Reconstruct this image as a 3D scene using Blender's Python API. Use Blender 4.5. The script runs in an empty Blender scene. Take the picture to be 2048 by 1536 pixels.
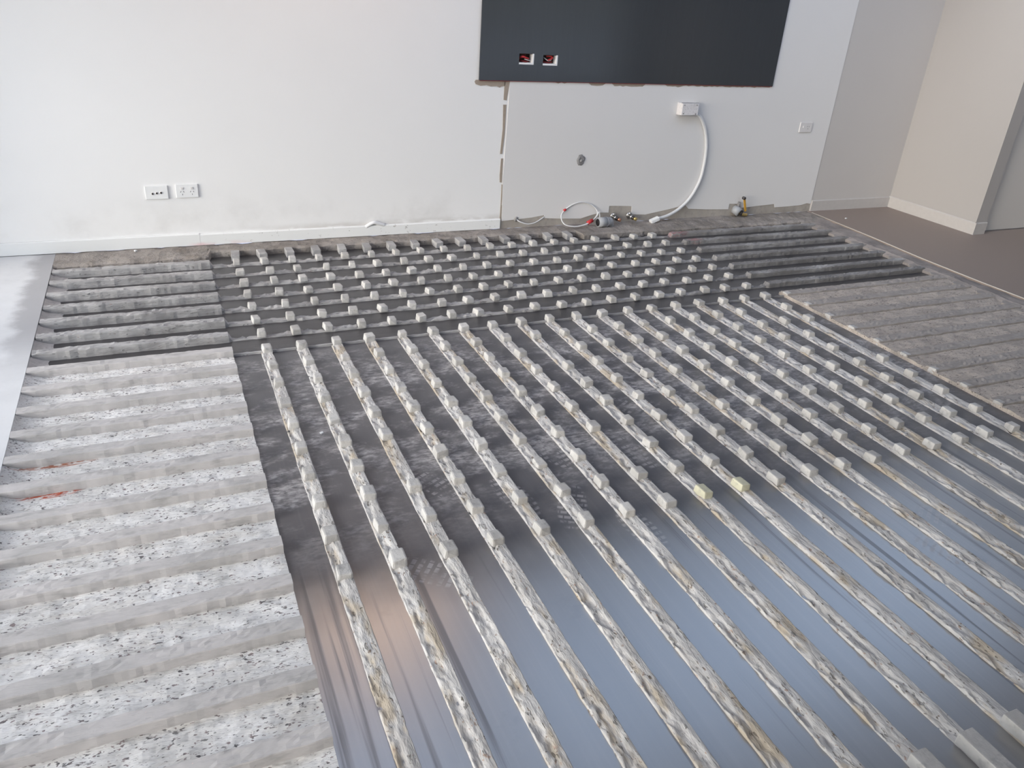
import bpy, math, random
from mathutils import Vector, Matrix, noise
random.seed(7)
scene = bpy.context.scene
COL = scene.collection
U = 0.155            # spacing of the lengthwise saw cuts (m)
B = 1.119            # spacing of the cross cuts, in U

# ------------------------------------------------------------------ camera
YAW, PIT, ROL = 0.4374, 0.4713, 0.0719
CAM = Vector((-2.1352, -21.1517, 9.6158)) * U
fw = Vector((math.sin(YAW)*math.cos(PIT), math.cos(YAW)*math.cos(PIT), -math.sin(PIT)))
rt = fw.cross(Vector((0, 0, 1))).normalized()
up = rt.cross(fw)
r2 = math.cos(ROL)*rt + math.sin(ROL)*up
u2 = -math.sin(ROL)*rt + math.cos(ROL)*up
cam = bpy.data.cameras.new('camera')
cam.sensor_fit = 'HORIZONTAL'; cam.sensor_width = 36.0; cam.lens = 1565.1*36/2048
cam.clip_start = 0.02; cam.clip_end = 200
camo = bpy.data.objects.new('camera', cam)
M = Matrix((r2, u2, -fw)).transposed().to_4x4(); M.translation = CAM
camo.matrix_world = M
COL.objects.link(camo); scene.camera = camo

# ------------------------------------------------------------------ sky, exposure
scene.view_settings.view_transform = 'Standard'
scene.view_settings.look = 'None'
scene.view_settings.gamma = 1.0
scene.view_settings.use_curve_mapping = False
scene.view_settings.exposure = -1.14
scene.cycles.use_adaptive_sampling = True; scene.cycles.adaptive_threshold = 0.04; scene.cycles.adaptive_min_samples = 16
scene.cycles.max_bounces = 7; scene.cycles.diffuse_bounces = 4; scene.cycles.glossy_bounces = 3; scene.cycles.transparent_max_bounces = 6
SKY = 1.30                                  # hazy morning sky, the sun veiled, low on the left
SUN_ROT, SUN_EL = -107.0, 23.0
HAZE = (0.34, 0.38, 0.48, 1)
world = bpy.data.worlds.new('sky'); scene.world = world; world.use_nodes = True
wn = world.node_tree.nodes; wl = world.node_tree.links; wn.clear()
wo = wn.new('ShaderNodeOutputWorld'); wb = wn.new('ShaderNodeBackground')
wsk = wn.new('ShaderNodeTexSky'); wsk.sky_type = 'NISHITA'; wsk.sun_disc = False
wsk.sun_elevation = math.radians(SUN_EL); wsk.sun_rotation = math.radians(SUN_ROT)
wsk.air_density = 1.0; wsk.dust_density = 2.0; wsk.ozone_density = 1.0
wm = wn.new('ShaderNodeMix'); wm.data_type = 'RGBA'; wm.blend_type = 'MULTIPLY'; wm.inputs[0].default_value = 1.0
wm.inputs[7].default_value = (0.965, 0.975, 1.07, 1)      # daylight balance
wh_ = wn.new('ShaderNodeHueSaturation'); wh_.inputs['Saturation'].default_value = 0.60
wa_ = wn.new('ShaderNodeMix'); wa_.data_type = 'RGBA'; wa_.blend_type = 'ADD'; wa_.inputs[0].default_value = 1.0
wa_.inputs[7].default_value = HAZE                     # thin even haze over the whole sky
wl.new(wsk.outputs[0], wh_.inputs['Color']); wl.new(wh_.outputs[0], wm.inputs[6])
wl.new(wm.outputs[2], wa_.inputs[6]); wl.new(wa_.outputs[2], wb.inputs[0]); wb.inputs[1].default_value = SKY
wl.new(wb.outputs[0], wo.inputs[0])

# room extents (m)
XL, XR, YN, YW, ZC = -1.75, 7.4, -5.6, 1.544, 2.55
# window openings: left glazing (in x = XL), rear glazing (in y = YN), two roof lights
WIN_L = (-3.3, 1.25, 0.05, 2.20)           # y0 y1 z0 z1
WIN_R = (4.1, 6.75, 0.05, 2.25)            # x0 x1 z0 z1
SKY_A = (-0.55, 1.05, -1.25, 0.42)         # x0 x1 y0 y1
SKY_B = (1.20, 5.9, -0.98, 0.90)
def portal(name, loc, rot, sx, sy):
    l = bpy.data.lights.new(name, 'AREA'); l.shape = 'RECTANGLE'; l.size = sx; l.size_y = sy
    l.cycles.is_portal = True
    o = bpy.data.objects.new(name, l); o.location = loc; o.rotation_euler = rot; COL.objects.link(o)
H = math.pi/2
portal('window_portal', (XL-0.13, (WIN_L[0]+WIN_L[1])/2, (WIN_L[2]+WIN_L[3])/2), (0, -H, 0), WIN_L[3]-WIN_L[2], WIN_L[1]-WIN_L[0])
portal('window_portal', ((WIN_R[0]+WIN_R[1])/2, YN-0.13, (WIN_R[2]+WIN_R[3])/2), (H, 0, 0), WIN_R[1]-WIN_R[0], WIN_R[3]-WIN_R[2])
for s in (SKY_A, SKY_B):
    portal('window_portal', ((s[0]+s[1])/2, (s[2]+s[3])/2, ZC+0.22), (0, 0, 0), s[1]-s[0], s[3]-s[2])

# ------------------------------------------------------------------ materials
class NT:
    def __init__(s, name):
        s.m = bpy.data.materials.new(name); s.m.use_nodes = True
        s.t = s.m.node_tree; s.t.nodes.clear()
        s.out = s.n('ShaderNodeOutputMaterial'); s.b = s.n('ShaderNodeBsdfPrincipled')
        s.l(s.b.outputs[0], s.out.inputs[0]); s._pos = None
    def n(s, k, **kw):
        o = s.t.nodes.new(k)
        for a, v in kw.items(): setattr(o, a, v)
        return o
    def l(s, a, b): s.t.links.new(a, b)
    def set(s, sock, v):
        if hasattr(v, 'node'): s.l(v, sock)
        else: sock.default_value = (*v, 1) if isinstance(v, tuple) and len(v) == 3 and sock.type == 'RGBA' else v
    @property
    def pos(s):
        if s._pos is None: s._pos = s.n('ShaderNodeNewGeometry').outputs['Position']
        return s._pos
    def xyz(s):
        q = s.n('ShaderNodeSeparateXYZ'); s.l(s.pos, q.inputs[0]); return q.outputs
    def noise(s, scale, stretch=(1, 1, 1), detail=4, rough=0.55, off=0):
        q = s.n('ShaderNodeMapping'); s.l(s.pos, q.inputs[0]); q.inputs['Scale'].default_value = stretch
        q.inputs['Location'].default_value = (off, off*1.7, off*0.6)
        t = s.n('ShaderNodeTexNoise'); s.l(q.outputs[0], t.inputs['Vector'])
        t.inputs['Scale'].default_value = scale; t.inputs['Detail'].default_value = detail; t.inputs['Roughness'].default_value = rough
        return t.outputs['Fac']
    def voro(s, scale, stretch=(1, 1, 1), feature='F1', off=0):
        q = s.n('ShaderNodeMapping'); s.l(s.pos, q.inputs[0]); q.inputs['Scale'].default_value = stretch
        q.inputs['Location'].default_value = (off, off, off)
        t = s.n('ShaderNodeTexVoronoi', feature=feature); s.l(q.outputs[0], t.inputs['Vector']); t.inputs['Scale'].default_value = scale
        return t.outputs
    def ramp(s, x, a, b, smooth=True):
        q = s.n('ShaderNodeMapRange', clamp=True)
        if smooth: q.interpolation_type = 'SMOOTHSTEP'
        s.l(x, q.inputs[0]); q.inputs[1].default_value = a; q.inputs[2].default_value = b
        return q.outputs[0]
    def math(s, op, a, b=0.0):
        q = s.n('ShaderNodeMath', operation=op); s.set(q.inputs[0], a); s.set(q.inputs[1], b); return q.outputs[0]
    def mix(s, f, a, b):
        q = s.n('ShaderNodeMix', data_type='RGBA'); s.set(q.inputs['Factor'], f)
        s.set(q.inputs[6], a); s.set(q.inputs[7], b); return q.outputs[2]
    def mixf(s, f, a, b):
        q = s.n('ShaderNodeMix', data_type='FLOAT'); s.set(q.inputs['Factor'], f)
        s.set(q.inputs[2], a); s.set(q.inputs[3], b); return q.outputs[0]
    def bump(s, h, strength=0.5, dist=0.004):
        q = s.n('ShaderNodeBump'); q.inputs['Strength'].default_value = strength; q.inputs['Distance'].default_value = dist
        s.l(h, q.inputs['Height']); s.l(q.outputs[0], s.b.inputs['Normal'])
    def done(s, col, rough=0.8, spec=0.3, metal=0.0, ior=None):
        s.set(s.b.inputs['Base Color'], col); s.set(s.b.inputs['Roughness'], rough)
        s.b.inputs['Specular IOR Level'].default_value = spec; s.b.inputs['Metallic'].default_value = metal
        if ior: s.b.inputs['IOR'].default_value = ior
        return s.m

def plain(name, col, rough=0.6, spec=0.4, metal=0.0, var=0.06, scale=30):
    t = NT(name); f = t.noise(scale)
    d = tuple(c*(1-var*2) for c in col)
    return t.done(t.mix(f, col, d), rough, spec, metal)

def milled_floor(name, along):
    """dark, smooth sawn surface; fine streaks follow the cut; pale dust lies on it in patches and boot prints"""
    t = NT(name)
    st = (70, 1.2, 1) if along == 'y' else (1.2, 70, 1)
    streak = t.noise(1.0, st, 5, 0.6)
    broad = t.noise(1.0, (14, 0.7, 1) if along == 'y' else (0.7, 14, 1), 3, 0.5, 3.1)
    base = t.mix(t.ramp(broad, 0.35, 0.7), (0.050, 0.048, 0.052), (0.078, 0.074, 0.078))
    base = t.mix(t.math('MULTIPLY', t.ramp(streak, 0.45, 0.75), 0.5), base, (0.13, 0.125, 0.13))
    smear = t.ramp(t.noise(1.0, (26, 0.5, 1) if along == 'y' else (0.5, 26, 1), 4, 0.6, 12.0), 0.56, 0.68)
    base = t.mix(t.math('MULTIPLY', smear, 0.55), base, (0.030, 0.028, 0.034))
    stain = t.ramp(t.noise(5.5, (1, 1, 1), 5, 0.6, 9.0), 0.66, 0.72)
    base = t.mix(t.math('MULTIPLY', stain, 0.75), base, (0.028, 0.028, 0.032))
    # dust: swept patches in the walked middle of the floor
    x, y, z = t.xyz()[:3]
    walked = t.math('MULTIPLY', t.ramp(y, -1.60, -0.95), t.math('SUBTRACT', 1.0, t.ramp(y, -0.25, 0.15)))
    d1 = t.ramp(t.noise(4.6, (1, 1.6, 1), 5, 0.68, 1.3), 0.43, 0.64)
    d2 = t.ramp(t.noise(30, (1, 2.0, 1), 5, 0.7, 4.4), 0.34, 0.66)
    dust = t.math('MULTIPLY', t.math('MULTIPLY', d1, d2), t.math('ADD', t.math('MULTIPLY', walked, 1.0), 0.0))
    # boot prints: ellipses of block tread
    wear = t.ramp(t.noise(22, (1, 1, 1), 3, 0.6, 2.2), 0.36, 0.58)
    for (px, py, ang, k) in PRINTS if along == 'y' else []:
        q = t.n('ShaderNodeMapping', vector_type='TEXTURE'); t.l(t.pos, q.inputs[0])
        q.inputs['Location'].default_value = (px, py, 0); q.inputs['Rotation'].default_value = (0, 0, ang)
        q.inputs['Scale'].default_value = (0.052, 0.135, 1)
        ln = t.n('ShaderNodeVectorMath', operation='MULTIPLY'); t.l(q.outputs[0], ln.inputs[0]); ln.inputs[1].default_value = (1, 1, 0)
        le = t.n('ShaderNodeVectorMath', operation='LENGTH'); t.l(ln.outputs[0], le.inputs[0])
        inside = t.math('SUBTRACT', 1.0, t.ramp(le.outputs['Value'], 0.85, 1.05))
        br = t.n('ShaderNodeTexBrick'); t.l(q.outputs[0], br.inputs['Vector'])
        br.inputs['Scale'].default_value = 1.0; br.inputs['Mortar Size'].default_value = 0.055; br.inputs['Mortar Smooth'].default_value = 0.4
        br.inputs['Brick Width'].default_value = 0.5; br.inputs['Row Height'].default_value = 0.19
        br.inputs['Color1'].default_value = (1, 1, 1, 1); br.inputs['Color2'].default_value = (0.75, 0.75, 0.75, 1); br.inputs['Mortar'].default_value = (0, 0, 0, 1)
        pr = t.math('MULTIPLY', t.math('MULTIPLY', inside, br.outputs['Color']), t.math('MULTIPLY', wear, k*1.6))
        dust = t.math('MAXIMUM', dust, pr)
    if along == 'y':      # a thin film of dust dulls all but the freshly washed near end
        yy = t.math('ADD', y, t.math('MULTIPLY', t.math('SUBTRACT', t.noise(2.6, (1, 1, 1), 4, 0.6, 6.0), 0.5), 0.22))
        film = t.ramp(yy, -1.80, -1.45)
    else: film = 1.0
    base = t.mix(t.math('MULTIPLY', film, 0.6 if along == 'y' else 0.35), base, (0.135, 0.131, 0.140) if along == 'y' else (0.050, 0.046, 0.045))
    col = t.mix(dust, base, (0.48, 0.455, 0.455))
    rough = t.mixf(dust, t.mixf(film, t.math('ADD', t.mixf(streak, 0.285, 0.32), t.math('MULTIPLY', smear, 0.08)), t.mixf(streak, 0.30, 0.42)), 0.75)
    m = t.done(col, rough, 0.5, 0.0)
    t.set(t.b.inputs['IOR'], t.mixf(film, t.mixf(t.math('MULTIPLY', smear, 0.8), 4.0, 2.4), 1.5))
    return m

PRINTS = [(0.62, -1.33, 0.2, .42), (0.78, -1.44, -0.5, .38), (0.24, -1.60, 0.9, .30), (0.94, -1.62, 0.1, .40),
          (0.86, -1.12, 0.3, .42), (1.16, -1.20, 0.2, .36), (0.40, -1.20, 0.5, .36), (1.84, -2.06, 0.5, .22), (1.98, -1.92, 0.6, .20), (1.33, -0.90, 0.6, .34)]

def rough_concrete(name, pale, mid, pit, axis=None, pits=0.5, scale=1.0, ochre=0.0, red=False, bump=0.6, holes=0.5, dust_falloff=False):
    """broken, sawn concrete with pits and bits of dark aggregate"""
    t = NT(name)
    st = {'x': (0.32, 1, 1), 'y': (1, 0.32, 1), None: (1, 1, 1)}[axis]
    st2 = tuple(v if v == 1 else 0.6 for v in st)
    big = t.noise(9*scale, (1, 1, 1), 3, 0.6, 2.0)
    mid_n = t.noise(48*scale, st, 3, 0.65, 5.0)
    fine = t.noise(105*scale, st, 2, 0.6, 7.0)
    col = t.mix(t.ramp(big, 0.35, 0.68), pale, mid)
    if ochre: col = t.mix(t.math('MULTIPLY', t.ramp(t.noise(22*scale, st, 3, 0.6, 11.0), 0.50, 0.66), ochre), col, (0.46, 0.375, 0.27))
    col = t.mix(t.math('MULTIPLY', t.ramp(mid_n, 0.5, 0.72), 0.35), col, (0.20, 0.195, 0.19))
    # stones and saw tears: irregular dark spots of two sizes, thicker in some places than in others
    dens = t.math('MULTIPLY', t.ramp(t.noise(13*scale, (1, 1, 1), 1, 0.5, 17.0), 0.30, 0.65), 0.05)
    sp1 = t.math('ADD', t.noise(125*scale, st2, 2, 0.5, 21.0), dens); sp2 = t.math('ADD', t.noise(230*scale, st, 2, 0.5, 27.0), dens)
    th = 0.80-0.17*pits
    stone = t.math('MAXIMUM', t.ramp(sp1, th, th+0.035), t.math('MULTIPLY', t.ramp(sp2, th, th+0.05), 0.75))
    tint = t.mix(t.ramp(t.noise(60*scale, (1, 1, 1), 1, 0.5, 31.0), 0.35, 0.65), pit, tuple(min(1, c*2.6*k) for c, k in zip(pit, (1.15, 0.95, 0.9))))
    col = t.mix(t.math('MULTIPLY', stone, 0.9), col, tint)
    hole = t.ramp(fine, 0.70-0.05*holes, 0.75-0.05*holes)
    col = t.mix(t.math('MULTIPLY', hole, 0.9*pits), col, tuple(c*0.5 for c in pit))
    if red:
        x, y, z = t.xyz()[:3]
        for (rx, ry, sx, sy, c) in red:
            ex = t.math('POWER', t.math('DIVIDE', t.math('SUBTRACT', x, rx), sx), 2.0)
            ey = t.math('POWER', t.math('DIVIDE', t.math('SUBTRACT', y, ry), sy), 2.0)
            f = t.math('MULTIPLY', t.math('SUBTRACT', 1.0, t.ramp(t.math('ADD', ex, ey), 0.3, 1.3)), t.ramp(fine, 0.4, 0.56))
            col = t.mix(f, col, c)
    if dust_falloff:     # dark dust plus light falloff put into the colour towards the right end
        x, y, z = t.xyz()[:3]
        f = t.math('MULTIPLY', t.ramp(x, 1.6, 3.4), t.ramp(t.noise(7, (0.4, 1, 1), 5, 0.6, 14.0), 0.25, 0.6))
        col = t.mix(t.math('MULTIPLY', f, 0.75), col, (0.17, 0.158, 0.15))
    h = t.math('SUBTRACT', t.math('ADD', mid_n, t.math('MULTIPLY', fine, 0.9)), t.math('MULTIPLY', hole, 0.5))
    t.bump(h, bump, 0.005)
    return t.done(col, 0.92, 0.15)

M_DARKY = milled_floor('milled floor lengthwise', 'y')
M_DARKX = milled_floor('milled floor crosswise', 'x')
M_GROOVE = rough_concrete('sawn groove', (0.80, 0.785, 0.775), (0.64, 0.625, 0.61), (0.085, 0.08, 0.085), 'x', 0.82, 1.0, 0.15, ((-0.785, -0.868, 0.10, 0.030, (0.42, 0.09, 0.05)), (-0.78, -0.700, 0.13, 0.018, (0.36, 0.16, 0.11))), 0.7)
M_GROOVE_R = rough_concrete('sawn groove grey', (0.54, 0.47, 0.41), (0.40, 0.35, 0.31), (0.07, 0.065, 0.065), 'x', 0.75, 1.0, 0.1, False, 0.7)
M_RIDGE = rough_concrete('old floor skin', (0.56, 0.53, 0.52), (0.47, 0.45, 0.44), (0.25, 0.24, 0.23), 'x', 0.12, 0.8, 0.0, False, 0.25)
M_RIDGE_R = rough_concrete('old floor skin grey', (0.40, 0.36, 0.33), (0.34, 0.305, 0.28), (0.12, 0.12, 0.115), 'x', 0.2, 0.8, 0.0, False, 0.3)
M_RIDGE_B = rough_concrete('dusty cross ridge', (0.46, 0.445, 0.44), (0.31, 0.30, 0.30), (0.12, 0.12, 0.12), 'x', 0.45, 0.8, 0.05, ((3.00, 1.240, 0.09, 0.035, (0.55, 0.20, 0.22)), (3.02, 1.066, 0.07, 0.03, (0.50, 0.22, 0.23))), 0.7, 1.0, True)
M_BROKEN = rough_concrete('broken ridge', (0.61, 0.585, 0.565), (0.48, 0.455, 0.435), (0.15, 0.13, 0.11), 'y', 0.60, 0.8, 0.75, False, 0.85, 1.3)
M_BLOCK = rough_concrete('left standing block', (0.58, 0.56, 0.54), (0.45, 0.43, 0.41), (0.25, 0.23, 0.21), None, 0.15, 0.8, 0.1, False, 0.35)
M_BLOCKY = rough_concrete('yellow marked block', (0.64, 0.61, 0.46), (0.53, 0.50, 0.38), (0.3, 0.28, 0.15), None, 0.1, 0.8, 0.0, False, 0.3)
M_FRINGE = rough_concrete('dusty slab margin', (0.36, 0.325, 0.30), (0.24, 0.215, 0.195), (0.12, 0.11, 0.11), None, 0.5, 0.6, 0.1, False, 0.9, 1.0)
M_MARGIN = rough_concrete('right slab margin', (0.35, 0.31, 0.29), (0.24, 0.215, 0.205), (0.10, 0.09, 0.09), None, 0.3, 0.6, 0.0, False, 0.6)

def pale_floor():
    t = NT('pale worn floor')
    a = t.noise(3.0, (1, 1, 1), 6, 0.6); b = t.noise(40, (1, 1, 1), 4, 0.6, 3)
    col = t.mix(t.ramp(a, 0.4, 0.7), (0.70, 0.70, 0.71), (0.62, 0.62, 0.63))
    x, y, z = t.xyz()[:3]
    edge = t.math('MULTIPLY', t.ramp(t.math('ADD', x, t.math('MULTIPLY', t.noise(7, (1, 1, 1), 4, 0.6, 8), 0.16)), -0.98, -0.90), t.ramp(y, -0.15, 0.5))
    col = t.mix(t.math('MULTIPLY', edge, 0.75), col, (0.33, 0.32, 0.33))
    col = t.mix(t.math('MULTIPLY', t.ramp(b, 0.62, 0.72), 0.2), col, (0.45, 0.44, 0.43))
    return t.done(col, 0.7, 0.3)
M_PALE = pale_floor()
def grey_floor():
    t = NT('grey brown resilient floor')
    a = t.noise(260, (1, 1, 1), 3, 0.6)
    col = t.mix(a, (0.33, 0.265, 0.23), (0.24, 0.195, 0.17))
    return t.done(col, 0.62, 0.35)
M_GREY = grey_floor()

def wall_paint(name, col, dirt=False):
    t = NT(name)
    a = t.noise(2.2, (1, 1, 1), 2, 0.5)
    c = t.mix(a, col, tuple(v*0.96 for v in col))
    if dirt:
        x, y, z = t.xyz()[:3]
        n1 = t.noise(5, (1, 1, 3), 3, 0.6, 2)
        band = t.math('MULTIPLY', t.math('SUBTRACT', 1.0, t.ramp(t.math('ADD', z, t.math('MULTIPLY', n1, 0.06)), 0.10, 0.145)), t.ramp(x, -0.25, 0.7))
        c = t.mix(t.math('MULTIPLY', band, t.math('MULTIPLY', t.ramp(n1, 0.35, 0.6), 0.55)), c, (0.40, 0.36, 0.32))
        haze = t.math('MULTIPLY', t.math('SUBTRACT', 1.0, t.ramp(z, 0.08, 0.40)), t.ramp(t.noise(3.2, (1, 1, 1), 5, 0.6, 6), 0.45, 0.75))
        c = t.mix(t.math('MULTIPLY', haze, 0.30), c, (0.52, 0.50, 0.48))
    return t.done(c, 0.62, 0.3)
M_WALL = wall_paint('white wall paint', (0.88, 0.87, 0.865), True)
M_SHEET = wall_paint('kitchen wall paint', (0.76, 0.74, 0.73))
M_NOOK = wall_paint('greige wall paint', (0.56, 0.53, 0.51))
M_RWALL = wall_paint('right wall paint', (0.43, 0.405, 0.39))
M_CEIL = wall_paint('ceiling paint', (0.80, 0.78, 0.75))
M_DOOR = wall_paint('grey door paint', (0.62, 0.59, 0.56))
M_PLASTER = rough_concrete('bare plaster', (0.44, 0.40, 0.36), (0.36, 0.325, 0.29), (0.24, 0.21, 0.18), None, 0.12, 0.5, 0.1, False, 0.2)
M_SCAB = plain('torn brown paper', (0.42, 0.35, 0.29), 0.9, 0.1, 0, 0.1, 60)
def skirting_mat():
    t = NT('splashed skirting paint')
    x, y, z = t.xyz()[:3]
    sp = t.math('MULTIPLY', t.ramp(t.noise(38, (1, 1, 1), 5, 0.7, 2), 0.62, 0.68), t.ramp(x, -0.2, 0.1))
    c = t.mix(t.math('MULTIPLY', sp, 0.7), (0.83, 0.83, 0.82), (0.30, 0.27, 0.25))
    pk = t.math('MULTIPLY', t.math('MULTIPLY', t.ramp(x, -0.28, -0.16), t.math('SUBTRACT', 1.0, t.ramp(x, -0.02, 0.16))), t.math('SUBTRACT', 1.0, t.ramp(z, 0.012, 0.03)))
    c = t.mix(t.math('MULTIPLY', pk, t.math('MULTIPLY', t.ramp(t.noise(24, (0.4, 1, 1), 3, 0.5, 5), 0.35, 0.7), 0.55)), c, (0.80, 0.46, 0.48))
    return t.done(c, 0.45, 0.4)
M_SKIRT = skirting_mat()
M_TRIM = plain('white trim paint', (0.54, 0.51, 0.49), 0.5, 0.4)
M_EDGE = plain('pale edge strip', (0.62, 0.58, 0.52), 0.5, 0.4)
def panel_mat():
    t = NT('charcoal splashback')
    f = t.noise(3, (30, 1, 1), 4, 0.6)
    return t.done(t.mix(f, (0.040, 0.044, 0.050), (0.045, 0.050, 0.057)), 0.16, 0.5, 0, 1.5)
M_PANEL = panel_mat()
M_PLATE = plain('white plastic plate', (0.86, 0.86, 0.86), 0.35, 0.5, 0, 0.02)
M_OFFW = plain('off white plastic', (0.74, 0.71, 0.70), 0.45, 0.45, 0, 0.05)
M_OLDW = rough_concrete('paint splashed plastic', (0.74, 0.71, 0.71), (0.66, 0.63, 0.63), (0.35, 0.32, 0.32), None, 0.15, 1.6, 0, False, 0.2)
M_HOLE = plain('dark socket hole', (0.02, 0.018, 0.02), 0.6, 0.3)
M_RED = plain('red insulation', (0.55, 0.03, 0.035), 0.4, 0.5)
M_DKRED = plain('dark red insulation', (0.20, 0.018, 0.022), 0.5, 0.4)
M_BOXIN = plain('wall cavity', (0.10, 0.07, 0.06), 0.9, 0.1)
M_PVC = plain('grey plastic pipe', (0.42, 0.43, 0.45), 0.4, 0.5, 0, 0.08)
M_PVCD = plain('grey pipe joint', (0.30, 0.31, 0.35), 0.4, 0.5)
M_CHROME = plain('dull chrome', (0.55, 0.54, 0.53), 0.32, 0.5, 0.9, 0.1)
M_BRASS = plain('brass', (0.62, 0.47, 0.20), 0.35, 0.5, 0.9, 0.1)
M_COPPER = plain('copper', (0.62, 0.33, 0.22), 0.4, 0.5, 0.9, 0.1)
M_YELLOW = plain('yellow lever', (0.62, 0.33, 0.045), 0.45, 0.5, 0, 0.08)
M_STEEL = plain('dark steel', (0.12, 0.11, 0.11), 0.45, 0.5, 0.8)
M_SEAL = rough_concrete('grey sealant', (0.34, 0.33, 0.33), (0.22, 0.21, 0.21), (0.12, 0.1, 0.1), None, 0.2, 1.5, 0, False, 0.5)
M_CABLE = plain('white cable sheath', (0.70, 0.70, 0.71), 0.4, 0.5, 0, 0.03)
M_FRAME = plain('window frame', (0.20, 0.20, 0.21), 0.4, 0.5, 0.3)
M_CHIP = plain('white paint chip', (0.85, 0.85, 0.86), 0.6, 0.3)
def glass_mat():
    t = NT('window glass'); t.t.nodes.remove(t.b)
    lw = t.n('ShaderNodeLayerWeight'); lw.inputs[0].default_value = 0.5
    fr = t.n('ShaderNodeMath', operation='MULTIPLY_ADD'); t.l(t.math('POWER', lw.outputs['Facing'], 5.0), fr.inputs[0]); fr.inputs[1].default_value = 0.7; fr.inputs[2].default_value = 0.03
    tr = t.n('ShaderNodeBsdfTransparent'); tr.inputs[0].default_value = (0.93, 0.96, 0.95, 1)
    gl = t.n('ShaderNodeBsdfGlossy'); gl.inputs['Roughness'].default_value = 0.02
    mx = t.n('ShaderNodeMixShader'); t.l(fr.outputs[0], mx.inputs[0]); t.l(tr.outputs[0], mx.inputs[1]); t.l(gl.outputs[0], mx.inputs[2])
    t.l(mx.outputs[0], t.out.inputs[0]); return t.m
M_GLASS = glass_mat()
def glow_mat(name, col, s):
    t = NT(name); t.b.inputs['Emission Color'].default_value = (*col, 1); t.b.inputs['Emission Strength'].default_value = s
    return t.done(col, 0.5)
M_LAMP = glow_mat('added warm lamp diffuser', (1.0, 0.66, 0.44), 7.0)

# ------------------------------------------------------------------ mesh helpers
def link(name, verts, faces, mat, parent=None, smooth=False, loc=None):
    me = bpy.data.meshes.new(name); me.from_pydata([tuple(v) for v in verts], [], faces); me.update()
    me.materials.append(mat)
    if smooth:
        for p in me.polygons: p.use_smooth = True
    o = bpy.data.objects.new(name, me); COL.objects.link(o)
    if parent: o.parent = parent
    if loc: o.location = loc
    return o
def empty(name, loc):
    o = bpy.data.objects.new(name, None); o.location = loc; o.empty_display_size = 0.05; COL.objects.link(o); return o
def tag(o, label, cat, group=None):
    o['label'] = label; o['category'] = cat
    if group: o['group'] = group
    return o
def struct(o, label=None):
    o['kind'] = 'structure'
    if label: o['label'] = label
    return o
def box_vf(x0, x1, y0, y1, z0, z1, bev=0.0):
    if bev <= 0:
        v = [(x0,y0,z0),(x1,y0,z0),(x1,y1,z0),(x0,y1,z0),(x0,y0,z1),(x1,y0,z1),(x1,y1,z1),(x0,y1,z1)]
        f = [(0,3,2,1),(4,5,6,7),(0,1,5,4),(1,2,6,5),(2,3,7,6),(3,0,4,7)]
        return v, f
    import bmesh
    bm = bmesh.new(); r = bmesh.ops.create_cube(bm, size=1.0)
    for q in bm.verts:
        q.co = Vector(((x0+x1)/2+q.co.x*(x1-x0), (y0+y1)/2+q.co.y*(y1-y0), (z0+z1)/2+q.co.z*(z1-z0)))
    bmesh.ops.bevel(bm, geom=list(bm.edges), offset=bev, segments=2, affect='EDGES', profile=0.6)
    bm.verts.index_update()
    v = [q.co.copy() for q in bm.verts]; f = [tuple(w.index for w in p.verts) for p in bm.faces]; bm.free()
    return v, f
def box(name, x0, x1, y0, y1, z0, z1, mat, parent=None, bev=0.0):
    v, f = box_vf(x0, x1, y0, y1, z0, z1, bev); return link(name, v, f, mat, parent)
def merge(parts):
    V, F = [], []
    for v, f in parts:
        n = len(V); V += list(v); F += [tuple(i+n for i in p) for p in f]
    return V, F
def tube_vf(pts, r, n=8, closed=False, sub=6):
    P = [Vector(p) for p in pts]; Q = []
    if sub > 1 and len(P) > 2:
        m = len(P)
        for i in range(m if closed else m-1):
            a, b, c, d = (P[(i-1) % m], P[i], P[(i+1) % m], P[(i+2) % m]) if closed else (P[max(i-1,0)], P[i], P[i+1], P[min(i+2,m-1)])
            for k in range(sub):
                s = k/sub
                Q.append(0.5*((2*b)+(c-a)*s+(2*a-5*b+4*c-d)*s*s+(3*b-a-3*c+d)*s**3))
        if not closed: Q.append(P[-1])
    else: Q = P
    rr = r if isinstance(r, (list, tuple)) else [r]*len(Q)
    V, F = [], []; m = len(Q); side = None
    for i, q in enumerate(Q):
        t = (Q[(i+1) % m]-Q[i-1]) if closed else (Q[min(i+1,m-1)]-Q[max(i-1,0)])
        t.normalize()
        if side is None: side = t.orthogonal().normalized()
        side = (side-t*side.dot(t)).normalized(); up_ = t.cross(side)
        for k in range(n):
            a = 2*math.pi*k/n; V.append(q+(side*math.cos(a)+up_*math.sin(a))*rr[i])
    for i in range(m if closed else m-1):
        j = (i+1) % m
        for k in range(n):
            F.append((i*n+k, i*n+(k+1) % n, j*n+(k+1) % n, j*n+k))
    if not closed:
        F.append(tuple(range(n-1, -1, -1))); F.append(tuple(range((m-1)*n, m*n)))
    return V, F
def tube(name, pts, r, mat, parent=None, n=8, closed=False, sub=6):
    v, f = tube_vf(pts, r, n, closed, sub); return link(name, v, f, mat, parent, True)
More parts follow.
